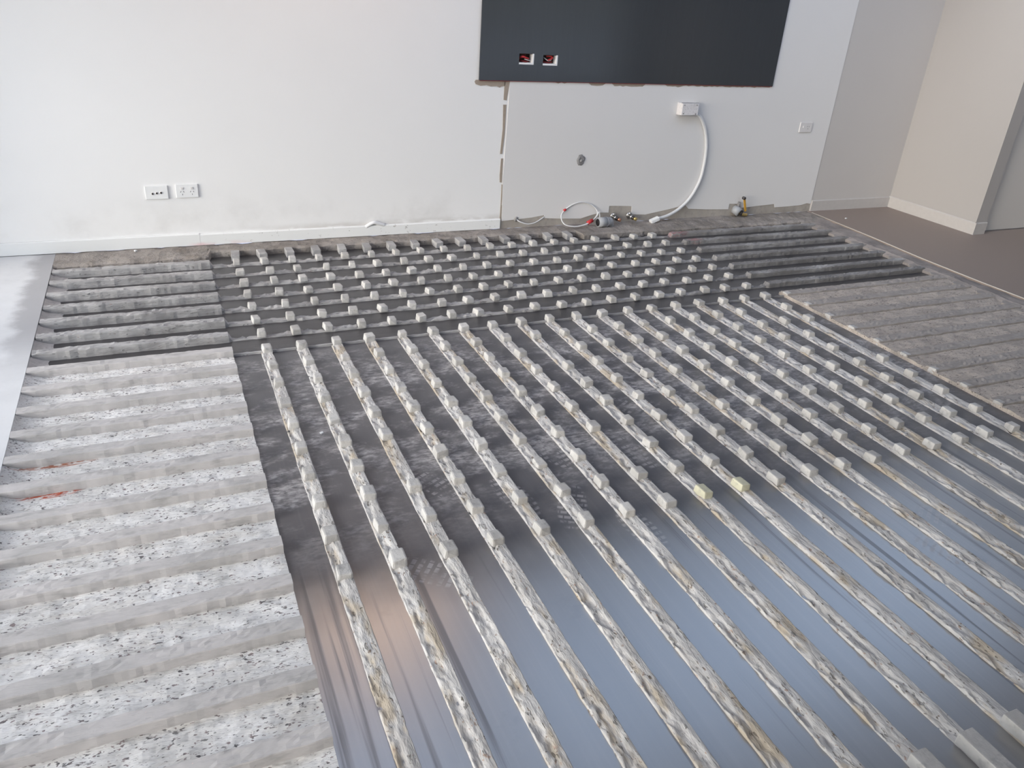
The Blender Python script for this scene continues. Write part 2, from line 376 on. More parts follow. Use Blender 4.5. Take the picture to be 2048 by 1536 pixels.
def plate_vf(axis, u0, u1, w0, w1, holes, d0, d1):
    """slab with rectangular holes; axis = its normal; (u,w) span the slab; d0..d1 its thickness"""
    us = sorted({u0, u1, *[h[0] for h in holes], *[h[1] for h in holes]}); wsx = sorted({w0, w1, *[h[2] for h in holes], *[h[3] for h in holes]})
    us = [u for u in us if u0 <= u <= u1]; wsx = [w for w in wsx if w0 <= w <= w1]
    def P(u, w, d): return {'y': (u, d, w), 'x': (d, u, w), 'z': (u, w, d)}[axis]
    def solid(i, j):
        if not (0 <= i < len(us)-1 and 0 <= j < len(wsx)-1): return False
        cu, cw = (us[i]+us[i+1])/2, (wsx[j]+wsx[j+1])/2
        return not any(h[0] < cu < h[1] and h[2] < cw < h[3] for h in holes)
    V, F, ix = [], [], {}
    def vid(u, w, d):
        k = (u, w, d)
        if k not in ix: ix[k] = len(V); V.append(P(u, w, d))
        return ix[k]
    for i in range(len(us)-1):
        for j in range(len(wsx)-1):
            if not solid(i, j): continue
            a, b, c, d = us[i], us[i+1], wsx[j], wsx[j+1]
            F.append((vid(a,c,d0), vid(b,c,d0), vid(b,d,d0), vid(a,d,d0)))
            F.append((vid(a,c,d1), vid(a,d,d1), vid(b,d,d1), vid(b,c,d1)))
            if not solid(i-1, j): F.append((vid(a,c,d0), vid(a,d,d0), vid(a,d,d1), vid(a,c,d1)))
            if not solid(i+1, j): F.append((vid(b,c,d0), vid(b,c,d1), vid(b,d,d1), vid(b,d,d0)))
            if not solid(i, j-1): F.append((vid(a,c,d0), vid(a,c,d1), vid(b,c,d1), vid(b,c,d0)))
            if not solid(i, j+1): F.append((vid(a,d,d0), vid(b,d,d0), vid(b,d,d1), vid(a,d,d1)))
    return V, F
def poly_plate(name, pts, y0, y1, mat, parent=None):
    """flat sheet on the back wall with a free outline given as (x, z), front at y0"""
    n = len(pts)
    V = [(x, y0, z) for x, z in pts]+[(x, y1, z) for x, z in pts]
    F = [tuple(range(n)), tuple(range(2*n-1, n-1, -1))]+[(i, i+n, (i+1) % n+n, (i+1) % n) for i in range(n)]
    return link(name, V, F, mat, parent)

def fz(x, y, s, seed=0.0, oct_=4):
    return noise.fractal(Vector((x*s+seed*13.7, y*s-seed*7.1, seed)), 1.0, 2.0, oct_)

# ------------------------------------------------------------------ structure: walls, ceiling, floor base
T = 0.12
BOXES = ((1.806, 1.908, 1.048, 1.112), (1.971, 2.074, 1.046, 1.108))
o = link('wall_back', *plate_vf('y', XL, 4.475, 0, ZC, [b for b in BOXES], YW, YW+T), M_WALL); struct(o, 'long white back wall with the charcoal splashback')
wall_back = o
struct(link('wall_nook', *plate_vf('y', 4.475, 5.46, 0, ZC, [], YW-0.002, YW+T), M_NOOK), 'greige wall at the back of the recess')
struct(link('wall_right', *plate_vf('x', 0.705, YW+T, 0, ZC, [], 5.345, 5.462), M_RWALL), 'pale wall standing out beside the recess')
struct(link('wall_far_right', *plate_vf('y', 5.462, XR, 0, ZC, [(5.485, 6.40, 0, 2.1)], 0.735, 0.735+T), M_NOOK), 'wall around the grey door')
struct(link('wall_side', *plate_vf('x', YN, 0.735, 0, ZC, [], XR, XR+T), M_RWALL), 'wall out of sight on the right')
struct(link('wall_left', *plate_vf('x', YN, YW+T, 0, ZC, [WIN_L], XL-T, XL), M_WALL), 'wall with the big window on the left')
struct(link('wall_rear', *plate_vf('y', XL, XR, 0, ZC, [WIN_R], YN-T, YN), M_WALL), 'wall behind the camera')
struct(link('ceiling', *plate_vf('z', XL-T, XR+T, YN-T, YW+T, [SKY_A, SKY_B], ZC, ZC+0.2), M_CEIL), 'pale ceiling with two roof lights')
# door
d = struct(empty('door_1', (5.9425, 0.75, 0)), 'flat grey door in the right wall')
box('door_leaf', -0.452, 0.452, -0.004, 0.036, 0.012, 2.09, M_DOOR, d, 0.002)
box('door_threshold', -0.4575, 0.4575, 0.03, 0.1, 0.0, 0.004, M_STEEL, d)
# windows (glazed; the daylight comes through them)
def glazing(name, label, axis, u0, u1, w0, w1, dpos, nu):
    root = struct(empty(name, {'x': (dpos, (u0+u1)/2, w0), 'y': ((u0+u1)/2, dpos, w0), 'z': ((u0+u1)/2, (w0+w1)/2, dpos)}[axis]), label)
    ox, oy, oz = root.location
    fr = 0.045
    def loc(vf):
        return [(v[0]-ox, v[1]-oy, v[2]-oz) for v in vf[0]], vf[1]
    pw = (u1-u0)/nu
    holes = [(u0+i*pw+fr, u0+(i+1)*pw-fr, w0+fr, w1-fr) for i in range(nu)]
    link('window_frame', *loc(plate_vf(axis, u0, u1, w0, w1, holes, dpos-0.03, dpos+0.03)), M_FRAME, root)
    for h in holes:
        link('pane', *loc(plate_vf(axis, h[0], h[1], h[2], h[3], [], dpos-0.003, dpos+0.003)), M_GLASS, root)
glazing('window_1', 'big glazed opening in the left wall', 'x', WIN_L[0], WIN_L[1], WIN_L[2], WIN_L[3], XL-0.07, 4)
glazing('window_2', 'glazed opening behind the camera', 'y', WIN_R[0], WIN_R[1], WIN_R[2], WIN_R[3], YN-0.07, 3)
glazing('window_3', 'small roof light', 'z', SKY_A[0], SKY_A[1], SKY_A[2], SKY_A[3], ZC+0.15, 1)
glazing('window_4', 'long roof light', 'z', SKY_B[0], SKY_B[1], SKY_B[2], SKY_B[3], ZC+0.15, 4)
# outside: unseen roof added over the left glazing to cut high sky light, ground
struct(box('added_shade_roof', XL-1.8, XL-T, -4.6, 2.2, 2.32, 2.42, M_CEIL), 'unseen roof added outside the left window to cut high sky light')
struct(box('ground_outside', -30, 30, -30, 30, -0.6, -0.35, M_PALE), 'ground outside the house')

# floor: sawn base
ZD, ZG, ZL = -0.232*U, -0.185*U, -0.165*U     # sawn floor, groove floor, lowered ridge tops
XE0, XE1 = -0.911*U, 18.86*U                  # edges of the twice-cut field
XB0, XB1 = -5.957*U, 27.35*U                  # edges of all sawing
YB = 0.12*U                                   # line between lengthwise and crosswise cuts
YF = -25.0*U                                  # near end, behind the camera
floor = struct(box('floor', XE0-0.02, XE1+0.02, YF, YB, ZD-0.10, ZD, M_DARKY), 'dark sawn concrete floor with pale ridges')
box('crosswise_cut_bed', XB0-0.03, XB1+0.10, YB, YW+0.02, ZD-0.10, ZD-0.0004, M_DARKX, floor)
box('pale_slab', XL-T, XB0, YF-1.8, YW+0.02, -0.12, 0.0, M_PALE, floor)
# grey finished floor at the right, with its pale edge strip; the edge runs a little askew
V = [(4.352, YF-1.8, 0.004), (XR+T, YF-1.8, 0.004), (XR+T, YW+0.05, 0.004), (4.468, YW+0.05, 0.004), (4.42, 0.8, 0.004), (4.372, 0.33, 0.004), (4.352, -0.15, 0.004)]
n = len(V); V += [(x, y, -0.12) for x, y, z in V]
link('grey_floor_covering', V, [tuple(range(n)), tuple(range(2*n-1, n-1, -1))]+[(i, i+n, (i+1) % n+n, (i+1) % n) for i in range(n)], M_GREY, floor)
tube('edge_strip', [(4.350, -4.0, 0.003), (4.350, -0.15, 0.003), (4.370, 0.33, 0.003), (4.418, 0.8, 0.003), (4.464, YW-0.05, 0.003)], 0.0032, M_EDGE, floor, 6, False, 1)

# ------------------------------------------------------------------ ridge builder
PROF = (-0.5, -0.47, -0.33, -0.12, 0.1, 0.32, 0.47, 0.5)
def ridge(name, axis, c, l0, l1, w, top, rough, mat, parent, seed, step=0.09, chip=0.05, zbase=-0.30, wf=None):
    """ragged ridge along an axis, all in U; top(l) = height, rough(l) = roughness amplitude"""
    ls = []; l = l0
    while l < l1-step*0.5: ls.append(l); l += step
    ls.append(l1)
    V, F = [], []; np_ = len(PROF)+2
    def add(l, a, z):
        V.append((a*U, l*U, z*U) if axis == 'y' else (l*U, a*U, z*U))
    for l in ls:
        tp, ro = top(l), rough(l)
        w_ = w; w = wf(l) if wf else w_
        el = -0.5*w-chip*max(-0.25, fz(l, seed, 3.6, seed+1, 4))*(0.3+ro*10)
        er = 0.5*w+chip*max(-0.25, fz(l, seed, 3.6, seed+2, 4))*(0.3+ro*10)
        add(l, c+el-0.012, zbase)
        for p in PROF:
            a = el+(p+0.5)*(er-el)
            flat = fz(l, p*1.6, 0.9, seed+5, 2)
            k = 0.25 if flat > 0.12 else 1.0
            h = tp+ro*k*(0.45*fz(l, p*w*2.5, 3.2, seed, 3)+0.85*fz(l, p*w*1.6, 8.5, seed+7, 4))-(0.5*ro*k*max(0, fz(l, p*w, 11.0, seed+3, 3)))
            if abs(p) == 0.5: h -= 0.010+ro*0.5
            add(l, c+a, h)
        add(l, c+er+0.012, zbase)
        w = w_
    m = len(ls)
    for i in range(m-1):
        for k in range(np_-1):
            q = (i*np_+k, i*np_+k+1, (i+1)*np_+k+1, (i+1)*np_+k)
            F.append(q if axis == 'x' else q[::-1])
    e0 = tuple(range(np_)); e1 = tuple((m-1)*np_+k for k in range(np_))
    F.append(e0[::-1] if axis == 'x' else e0); F.append(e1 if axis == 'x' else e1[::-1])
    # origin near the ridge: shift
    ox, oy = (c*U, l0*U) if axis == 'y' else (l0*U, c*U)
    V = [(x-ox, y-oy, z) for x, y, z in V]
    o = link(name, V, F, mat, parent); o.location = (ox, oy, 0)
    return o

FINE = (-0.5, -0.48, -0.42, -0.33, -0.24, -0.14, -0.04, 0.06, 0.16, 0.26, 0.36, 0.44, 0.48, 0.5)
def broken_ridge(c, l0, l1, w, tp, mat, parent, seed, step=0.055):
    """lengthwise ridge: saw-cut sides, a smooth shoulder on one part of the top and a torn, lower strip beside it (U)"""
    V, F = [], []; m = int((l1-l0)/step)+1; n = len(FINE)+2
    for i in range(m):
        l = min(l1, l0+i*step)
        el = -0.5*w-0.012*max(-1.6, fz(l, seed, 1.2, seed+1, 2))-0.014*max(0, fz(l, seed, 5.0, seed+9, 2)-0.15)
        er = 0.5*w+0.010*fz(l, seed, 1.0, seed+2, 2)-0.030*max(0, fz(l, seed, 4.0, seed+8, 2)-0.25)
        brk = 0.02+0.55*fz(l, seed, 0.32, seed+4, 2)+0.16*fz(l, seed, 2.6, seed+5, 2)      # where the torn strip meets the shoulder
        V.append((el-0.010, l, -0.30))
        for p in FINE:
            a = el+(p+0.5)*(er-el)
            t = max(0.0, min(1.0, (brk-p)/0.10)); t = t*t*(3-2*t)
            torn = -0.032+0.046*fz(l, p*w*1.2, 4.2, seed, 3)+0.026*fz(l, p*w*1.2, 11.0, seed+6, 3)
            flat = 0.006*fz(l, p*w, 2.0, seed+7, 2)-0.03*max(0, fz(l, p*w*1.3, 6.0, seed+11, 2)-0.30)
            h = tp+t*torn+(1-t)*flat
            if abs(p) == 0.5: h -= 0.012
            V.append((a, l, h))
        V.append((er+0.010, l, -0.30))
    for i in range(m-1):
        for k in range(n-1): F.append((i*n+k, (i+1)*n+k, (i+1)*n+k+1, i*n+k+1)[::-1])
    F.append(tuple(range(n))); F.append(tuple((m-1)*n+k for k in range(n))[::-1])
    o = link('broken_ridge', [(x*U, (y-l0)*U, z*U) for x, y, z in V], F, mat, parent, True)
    for pl in o.data.polygons:
        k = pl.index % (n-1)
        if pl.index >= (m-1)*(n-1) or k in (0, n-2): pl.use_smooth = False
    o.location = (c*U, l0*U, 0)
    return o

# block variants: bevelled, slightly skewed stumps
def block_mesh(k, w=0.26, l=0.33, zb=-0.22):
    rnd = random.Random(100+k)
    v, f = box_vf(-w/2*U, w/2*U, 0, l*U, zb*U, -0.012*U, 0.036*U)
    V = []
    for q in v:
        x, y, z = q; t = (z-zb*U)/(-zb*U)
        x *= 1.10-0.14*t; y = (y-l/2*U)*(1.10-0.14*t)+l/2*U
        s = U*0.026
        x += s*noise.noise(Vector((x*30+k, y*30, z*30))); y += s*noise.noise(Vector((x*30, y*30+k*2, z*30))); z += 0.8*s*noise.noise(Vector((x*25, y*25, z*20+k*3)))
        V.append((x, y, min(z, 0.004)))
    me = bpy.data.meshes.new('concrete_block'); me.from_pydata(V, [], f); me.update(); return me
BLK = []
for k in range(10):
    me = block_mesh(k); me.materials.append(M_BLOCK); BLK.append(me)
blk_y = block_mesh(3); blk_y.materials.append(M_BLOCKY)
blk_low = block_mesh(5, 0.24, 0.27); blk_low.materials.append(M_BLOCK)
def put_block(me, x, y, parent, zs=1.0, dz=0.0, rot=0.0, sx=1.0, sy=1.0):
    o = bpy.data.objects.new('concrete_block', me); COL.objects.link(o); o.parent = parent
    o.location = (x*U-parent.location.x, y*U-parent.location.y, dz*U)
    o.rotation_euler = (0, 0, rot); o.scale = (sx, sy, zs)
    return o
long_me = {}
def long_block(i):
    v, f = box_vf(-0.155*U, 0.155*U, -8.0*U, 0, -0.22*U, 0, 0.02*U)
    me = bpy.data.meshes.new('uncut_ridge_end'); me.from_pydata([tuple(q) for q in v], [], f); me.materials.append(M_BLOCK); return me
LONG = long_block(0)

# lengthwise ridges with the stumps left standing on them
MISSING = {(8, 2), (7, 7), (2, 6), (18, 3), (18, 4), (17, 1)}
BROKEN = {(12, 1), (0, 9), (5, 7), (4, 7), (2, 1), (1, 4), (0, 3)}
for i in range(19):
    r = broken_ridge(i, -24.5, 0.12, 0.31, -0.16, M_BROKEN, floor, i*1.37+0.5)
    for j in range(0, 10):
        if (i, j) in MISSING: continue
        rnd = random.Random(i*41+j*7)
        me = blk_y if (i, j) in ((8, 9), (9, 9)) else BLK[rnd.randrange(10)]
        low = (i, j) in BROKEN
        put_block(me, i+0.01+rnd.uniform(-0.02, 0.02), -j*B+rnd.uniform(-0.03, 0.02), r, rnd.uniform(0.92, 1.0) if not low else 0.62, -0.06 if low else 0.0,
                  rnd.uniform(-0.08, 0.08), rnd.uniform(0.88, 1.08), rnd.uniform(0.85, 1.1))
    o = bpy.data.objects.new('uncut_ridge_end', LONG); COL.objects.link(o); o.parent = r
    o.location = (0, -16.58*U-r.location.y, 0)

# crosswise ridges behind: uncut at both ends, lowered with stumps in the middle
for j in range(-7, 0):
    yc = -j*B+0.15
    def top(l): return 0.0 if l < -0.93 else (-0.05 if l > 18.9 else -0.158)
    def ro(l): return 0.03 if l < -0.93 else (0.03 if l > 18.9 else 0.055)
    def wd(l): return 0.30 if (l < -0.93 or l > 18.9) else 0.225
    def top(l, j=j):
        if l < -0.93: return 0.0
        if l > 18.9: return -0.05
        return -0.165-0.040*min(1, max(0, (fz(l, j*3.1, 1.1, 60-j, 2)-0.02)*5))
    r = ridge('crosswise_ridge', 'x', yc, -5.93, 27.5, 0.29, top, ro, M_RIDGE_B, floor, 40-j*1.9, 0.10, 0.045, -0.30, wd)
    for i in range(19):
        rnd = random.Random(i*17-j*91)
        me = BLK[rnd.randrange(10)]
        put_block(me, i+0.01+rnd.uniform(-0.03, 0.03), -j*B+0.005+rnd.uniform(-0.02, 0.03), r, rnd.uniform(0.9, 1.0), 0, rnd.uniform(-0.15, 0.15), rnd.uniform(0.85, 1.12), rnd.uniform(0.85, 1.05))
for j in range(-8, 0):
    y0_, y1_ = -j*B-0.84, -j*B+0.02
    V, F = [], []; rnd = random.Random(60+j); L_ = rnd.uniform(0.42, 0.62)
    for a in range(9):
        t = a/8
        for b in range(7):
            q = b/6
            V.append(((-5.955+L_*t*(1+0.18*fz(q*3, j, 1.0, 2.0, 2)))*U, (y0_+(y1_-y0_)*q)*U, (-0.06-0.19*t**0.7+0.02*fz(t*4, q*4+j*3, 1.3, 5.0, 3))*U))
    for a in range(8):
        for b in range(6):
            k = a*7+b; F.append((k, k+7, k+8, k+1))
    link('cut_run_out', V, F, M_RIDGE, floor)
# thin lip along the meeting line of the two cutting directions
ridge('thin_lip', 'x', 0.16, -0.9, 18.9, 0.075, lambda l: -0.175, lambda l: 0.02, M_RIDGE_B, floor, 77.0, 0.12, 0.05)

# once-cut slabs at both sides: rough grooves between ridges of old floor skin
def groove_bed(name, x0, x1, y0, y1, z, mat, parent, step, amp, seed, run=0.0):
    nx, ny = max(2, int((x1-x0)/step)), max(2, int((y1-y0)/step))
    V, F = [], []
    for b in range(ny+1):
        for a in range(nx+1):
            x, y = x0+(x1-x0)*a/nx, y0+(y1-y0)*b/ny
            e = max(0.0, min(1.0, (run-(x-x0))/run)) if run else 0.0      # the round blade leaves a slope at the cut's end
            V.append((x*U, y*U, (z-(z+0.045)*e*e+amp*fz(x, y*1.6, 2.6, seed, 4))*U))
    for b in range(ny):
        for a in range(nx):
            q = b*(nx+1)+a; F.append((q, q+1, q+nx+2, q+nx+1))
    # skirt down the sides
    base = len(V); rim = [a for a in range(nx+1)]+[b*(nx+1)+nx for b in range(1, ny+1)]+[ny*(nx+1)+a for a in range(nx-1, -1, -1)]+[b*(nx+1) for b in range(ny-1, 0, -1)]
    for q in rim: V.append((V[q][0], V[q][1], -0.6*U))
    k = len(rim)
    for t in range(k): F.append((rim[(t+1) % k], rim[t], base+t, base+(t+1) % k))
    return link(name, V, F, mat, parent)
slab_l = groove_bed('once_cut_slab', -5.957, -0.911, -24.8, 0.30, -0.19, M_GROOVE, floor, 0.085, 0.022, 3.0, 0.55)
slab_r = groove_bed('once_cut_slab', 18.86, 27.45, -24.8, 0.42, -0.12, M_GROOVE_R, floor, 0.11, 0.020, 9.0)
for j in range(0, 22):
    yc = -j*B+0.15
    ridge('old_floor_ridge', 'x', yc, -5.95, -0.915, 0.30, lambda l: 0.0, lambda l: 0.012, M_RIDGE, slab_l, 90+j*2.3, 0.10, 0.04, -0.28)
    ridge('old_floor_ridge', 'x', yc, 18.88, 27.4, 0.40, lambda l: -0.062, lambda l: 0.03, M_RIDGE_R, slab_r, 190+j*1.7, 0.12, 0.05, -0.28)
    rnd = random.Random(j)
    o = bpy.data.objects.new('ridge_end_stump', BLK[j % 10]); COL.objects.link(o); o.parent = slab_r
    o.location = (18.98*U, -j*B*U, -0.035*U); o.scale = (0.85, 0.75, 0.85)

# slab margins: strip along the back wall with the stubs, and the strip along the right edge
def margin(name, pts_front, y1, z, mat, seed, amp, step=0.12):
    """strip between a front outline y(x) and y1, all U"""
    xs = []; x = pts_front[0][0]
    while x < pts_front[-1][0]: xs.append(x); x += step
    xs.append(pts_front[-1][0])
    def front(x):
        for (a, ya), (b, yb) in zip(pts_front, pts_front[1:]):
            if a <= x <= b: return ya+(yb-ya)*(x-a)/max(1e-6, b-a)
        return pts_front[-1][1]
    V, F = [], []; N = 9
    for x in xs:
        yf = front(x)+0.06*fz(x, 0, 2.0, seed, 3)
        V.append((x*U, (yf-0.02)*U, -0.3*U))
        for k in range(N):
            t = k/(N-1); y = yf+(y1-yf)*t
            zz = z+amp*fz(x, y, 1.9, seed, 4)-(0.05 if k == 0 else 0)
            V.append((x*U, y*U, zz*U))
    n = N+1
    for a in range(len(xs)-1):
        for k in range(n-1):
            F.append((a*n+k, (a+1)*n+k, (a+1)*n+k+1, a*n+k+1))
    return link(name, V, F, mat, floor)
mar = margin('back_margin', [(-5.95, 8.45), (-0.92, 8.52), (-0.88, 9.1), (14.6, 9.0), (14.65, 8.42), (27.6, 8.32), (28.7, 8.5)], 9.97, 0.0, M_FRINGE, 5.0, 0.04)
for i in range(0, 15):
    rnd = random.Random(700+i)
    v, f = box_vf(-0.15*U, 0.15*U, 0, 0.62*U, -0.25*U, 0.0, 0.025*U)
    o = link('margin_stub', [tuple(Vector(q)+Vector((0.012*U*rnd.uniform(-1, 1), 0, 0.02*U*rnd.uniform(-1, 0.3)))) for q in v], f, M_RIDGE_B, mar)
    o.location = ((i+0.02)*U, (8.50+rnd.uniform(-0.03, 0.04))*U, 0); o.rotation_euler = (0, 0, rnd.uniform(-0.08, 0.08))
# right margin
V, F = [], []
ys = [-25+0.15*k for k in range(int((9.0+25)/0.15)+1)]
for y in ys:
    xe = 28.08 if y < -1 else (28.08+(y+1)/11*0.7)
    x0 = 27.25+0.08*fz(y, 1, 1.2, 4.0, 3)
    V.append((x0*U, y*U, -0.3*U))
    for k in range(6):
        x = x0+(xe+0.12-x0)*k/5
        V.append((x*U, y*U, (-0.045+0.04*fz(x, y, 1.7, 8.0, 4)-(0.08 if k == 0 else 0))*U))
n = 7
for a in range(len(ys)-1):
    for k in range(n-1): F.append((a*n+k, a*n+k+1, (a+1)*n+k+1, (a+1)*n+k))
link('right_margin', V, F, M_MARGIN, floor)
for j in range(-7, 12):
    rnd = random.Random(900+j)
    v, f = box_vf(0, 0.62*U, -0.16*U, 0.2*U, -0.2*U, 0.0, 0.03*U)
    V2 = [(x, y+(0.28*x if True else 0), z-0.10*x) for x, y, z in v]
    o = link('pale_wedge', V2, f, M_RIDGE_R, floor)
    o.location = (27.0*U, (-j*B+0.55)*U, -0.05*U); o.rotation_euler = (0, 0, -0.9+rnd.uniform(-0.15, 0.15))

# ------------------------------------------------------------------ skirtings and wall finishes
bb = struct(empty('baseboard_back', (0, YW, 0)), 'white skirting along the back wall')
def skirt_vf(x0, x1, h, t):
    n = 5
    prof = [(0, 0.004), (-t, 0.004), (-t, h-0.006), (-t+0.005, h), (0, h)]
    V = [(x, y, z) for x in (x0, x1) for y, z in prof]
    F = [(k, (k+1) % n, (k+1) % n+n, k+n) for k in range(n)]+[tuple(range(n-1, -1, -1)), tuple(range(n, 2*n))]
    return V, F
link('skirting_board', *skirt_vf(XL, -0.17, 0.074, 0.014), M_SKIRT, bb)
link('skirting_board', *skirt_vf(-0.17, 1.742, 0.070, 0.013), M_SKIRT, bb)
V, F = tube_vf([(0.82, -0.004, 0.06), (0.85, -0.010, 0.080), (0.875, -0.012, 0.088), (0.91, -0.008, 0.076), (0.94, -0.004, 0.066)], 0.012, 8)
link('plaster_lump', V, F, M_CHIP, bb, True)
bn = struct(empty('baseboard_nook', (0, YW, 0)), 'pale skirting in the recess')
link('skirting_board', *skirt_vf(4.48, 5.345, 0.09, 0.014), M_TRIM, bn)
br = struct(empty('baseboard_right', (5.345, 0, 0)), 'skirting on the projecting wall')
V, F = skirt_vf(0.69, YW, 0.095, 0.013)
link('skirting_board', [(y, x, z) for x, y, z in V], [p[::-1] for p in F], M_TRIM, br)
V, F = skirt_vf(5.333, 5.462, 0.095, 0.013)
link('skirting_board', [(x-5.345, y+0.705, z) for x, y, z in V], F, M_TRIM, br)

# kitchen wall: bare plaster foot, painted sheet with a torn lower edge, strips of torn paper
box('bare_plaster', 1.747, 4.474, YW-0.0015, YW+0.01, 0.0, 0.16, M_PLASTER, wall_back)
low = [(1.757, 0.052), (1.857, 0.058), (1.98, 0.066), (2.076, 0.079), (2.078, 0.057), (2.20, 0.048), (2.364, 0.040), (2.44, 0.060), (2.521, 0.076), (2.589, 0.073), (2.589, 0.122), (2.68, 0.118), (2.777, 0.112),
       (2.784, 0.052), (2.905, 0.045), (3.07, 0.07), (3.247, 0.101), (3.28, 0.072), (3.45, 0.06), (3.654, 0.052), (3.655, 0.095), (3.74, 0.09), (3.75, 0.055), (3.92, 0.066), (4.098, 0.075), (4.108, 0.048), (4.25, 0.05), (4.372, 0.055), (4.43, 0.068), (4.474, 0.062)]
topz = []
rnd = random.Random(5)
x = 4.474
segs = [(1.75, 2.05, 0.9465), (2.05, 2.16, 0.943), (2.16, 2.32, 0.9465), (2.32, 2.43, 0.930), (2.43, 2.50, 0.947), (2.50, 2.74, 0.931), (2.74, 2.92, 0.947), (2.92, 3.06, 0.932), (3.06, 3.83, 0.940), (3.83, 4.48, 0.95)]
xs = 4.474
while xs > 1.757:
    zz = next(s[2] for s in segs if s[0] <= xs <= s[1])
    topz.append((xs, zz+(rnd.uniform(-0.004, 0.004) if zz < 0.946 else 0))); xs -= 0.022
poly_plate('painted_sheet', low+[(4.474, 2.54), (3.842, 2.54)]+[q for q in topz if q[0] < 3.84]+[(1.757, 0.946), (1.752, 0.6), (1.747, 0.35)], YW-0.005, YW+0.005, M_SHEET, wall_back)
box('torn_paper', 1.76, 3.82, YW-0.0035, YW+0.004, 0.922, 0.951, M_SCAB, wall_back)
poly_plate('torn_paper', [(1.527, 0.951), (1.520, 0.940), (1.528, 0.926), (1.56, 0.917), (1.60, 0.921), (1.63, 0.914), (1.67, 0.916), (1.69, 0.908), (1.70, 0.914), (1.726, 0.918), (1.726, 0.951)], YW-0.003, YW+0.004, M_SCAB, wall_back)
for pts in ([(1.722, 0.951), (1.722, 0.835), (1.743, 0.832), (1.757, 0.951)], [(1.721, 0.806), (1.727, 0.66), (1.718, 0.50), (1.733, 0.50), (1.742, 0.62), (1.743, 0.806)],
            [(1.727, 0.47), (1.724, 0.36), (1.727, 0.315), (1.741, 0.312), (1.741, 0.47)], [(1.741, 0.30), (1.743, 0.18), (1.742, 0.07), (1.748, 0.07), (1.750, 0.2), (1.747, 0.30)]):
    poly_plate('torn_paper', pts[::-1] if pts[0][0] > 1.73 and False else pts, YW-0.003, YW+0.004, M_SCAB, wall_back)

# ------------------------------------------------------------------ things on the back wall
sp = tag(empty('splashback', (2.69, YW, 0.95)), 'charcoal glossy splashback sheet on the white back wall', 'splashback')
V, F = plate_vf('y', 1.545, 3.835, 0.9505, 1.72, list(BOXES), YW-0.0145, YW-0.0053)
link('sheet', [(a-2.69, b-YW, c-0.95) for a, b, c in V], F, M_PANEL, sp)
box('bottom_edge_strip', -1.14, 1.14, -0.0140, -0.0056, -0.003, 0.0010, M_DKRED, sp)  # thin dark red strip along the sheet's lower edge
def back_box(k, b, label, wires):
    cx, cz = (b[0]+b[1])/2, (b[2]+b[3])/2; w, h = (b[1]-b[0])/2, (b[3]-b[2])/2
    t = tag(empty('wall_box', (cx, YW, cz)), label, 'wall box', 'open boxes in the splashback')
    V, F = merge([box_vf(-w, w, 0.050, 0.054, -h, h), box_vf(-w, -w+0.003, -0.008, 0.05, -h, h), box_vf(-w, w, -0.008, 0.05, h-0.003, h)])
    link('cavity', V, F, M_BOXIN, t)
    V, F = merge([box_vf(-w, w, -0.0155, 0.035, -h, -h+0.011, 0.002), box_vf(w-0.010, w, -0.0155, 0.035, -h+0.009, h, 0.002)])
    link('plaster_bracket', V, F, M_PLATE, t)
    for pts, r, m in wires: tube('wire', pts, r, m, t, 6)
back_box(0, BOXES[0], 'open wall box with tangled red wires, left of the pair in the splashback',
         [([(-.04, .02, .004), (-.02, -.004, .012), (.01, 0, .004), (.028, .02, .001)], .0055, M_RED), ([(-.03, .03, -.012), (0, .004, -.016), (.03, .02, -.014)], .005, M_DKRED),
          ([(-.005, .01, -.002), (.012, .0, -.006), (.035, .01, -.01)], .0025, M_OFFW), ([(-.042, .02, .0), (-.03, .0, .016), (.0, .01, .022)], .004, M_DKRED)])
back_box(1, BOXES[1], 'open wall box with one bent red wire, right of the pair in the splashback',
         [([(-.005, .03, .026), (.02, .0, .016), (.0, -.004, .004), (-.012, -.002, .0)], .005, M_RED), ([(-.035, .015, .014), (-.012, .0, -.002), (.01, .002, .0), (.026, .02, .013)], .003, M_OFFW),
          ([(-.04, .03, -.012), (0, .012, -.016), (.03, .03, -.012)], .006, M_DKRED), ([(-.01, .03, .02), (.01, .02, .024), (.03, .03, .02)], .007, M_RED)])

def plate(name, cx, cz, w, h, label, t=0.009):
    o = tag(empty(name, (cx, YW, cz)), label, 'socket')
    box('plate', -w/2, w/2, -t, 0.0, -h/2, h/2, M_PLATE, o, 0.0025)
    return o
dp = plate('data_socket', -0.367, 0.320, 0.118, 0.074, 'white wall plate with three round sockets, left of the pair low on the wall')
for k in (-1, 0, 1):
    a = [(k*0.022+0.0, -0.0092, -0.003+k*0.002), (k*0.022, -0.0118, -0.003+k*0.002)]
    rg = tube('socket_ring', a, 0.0072, M_OFFW, dp, 12, False, 1)
    tube('socket_hole', [(k*0.022, -0.0112, -0.003+k*0.002), (k*0.022, -0.0123, -0.003+k*0.002)], 0.0048, M_HOLE, dp, 10, False, 1)
def slot(cx, cz, ang, l=0.0075, w=0.0022, y0=-0.0098, y1=-0.0088):
    v, f = box_vf(-l/2, l/2, y0, y1, -w/2, w/2)
    c, s = math.cos(ang), math.sin(ang)
    return [(cx+p[0]*c-p[2]*s, p[1], cz+p[0]*s+p[2]*c) for p in v], f
def power(o, xs):
    for cx in xs:
        box('rocker_switch', cx-0.007, cx+0.007, -0.0135, -0.006, 0.010, 0.022, M_OFFW, o, 0.0015)
        for a in (slot(cx-0.008, -0.004, 1.05), slot(cx+0.008, -0.004, -1.05), slot(cx, -0.019, 1.5708)):
            link('pin_slot', a[0], a[1], M_HOLE, o)
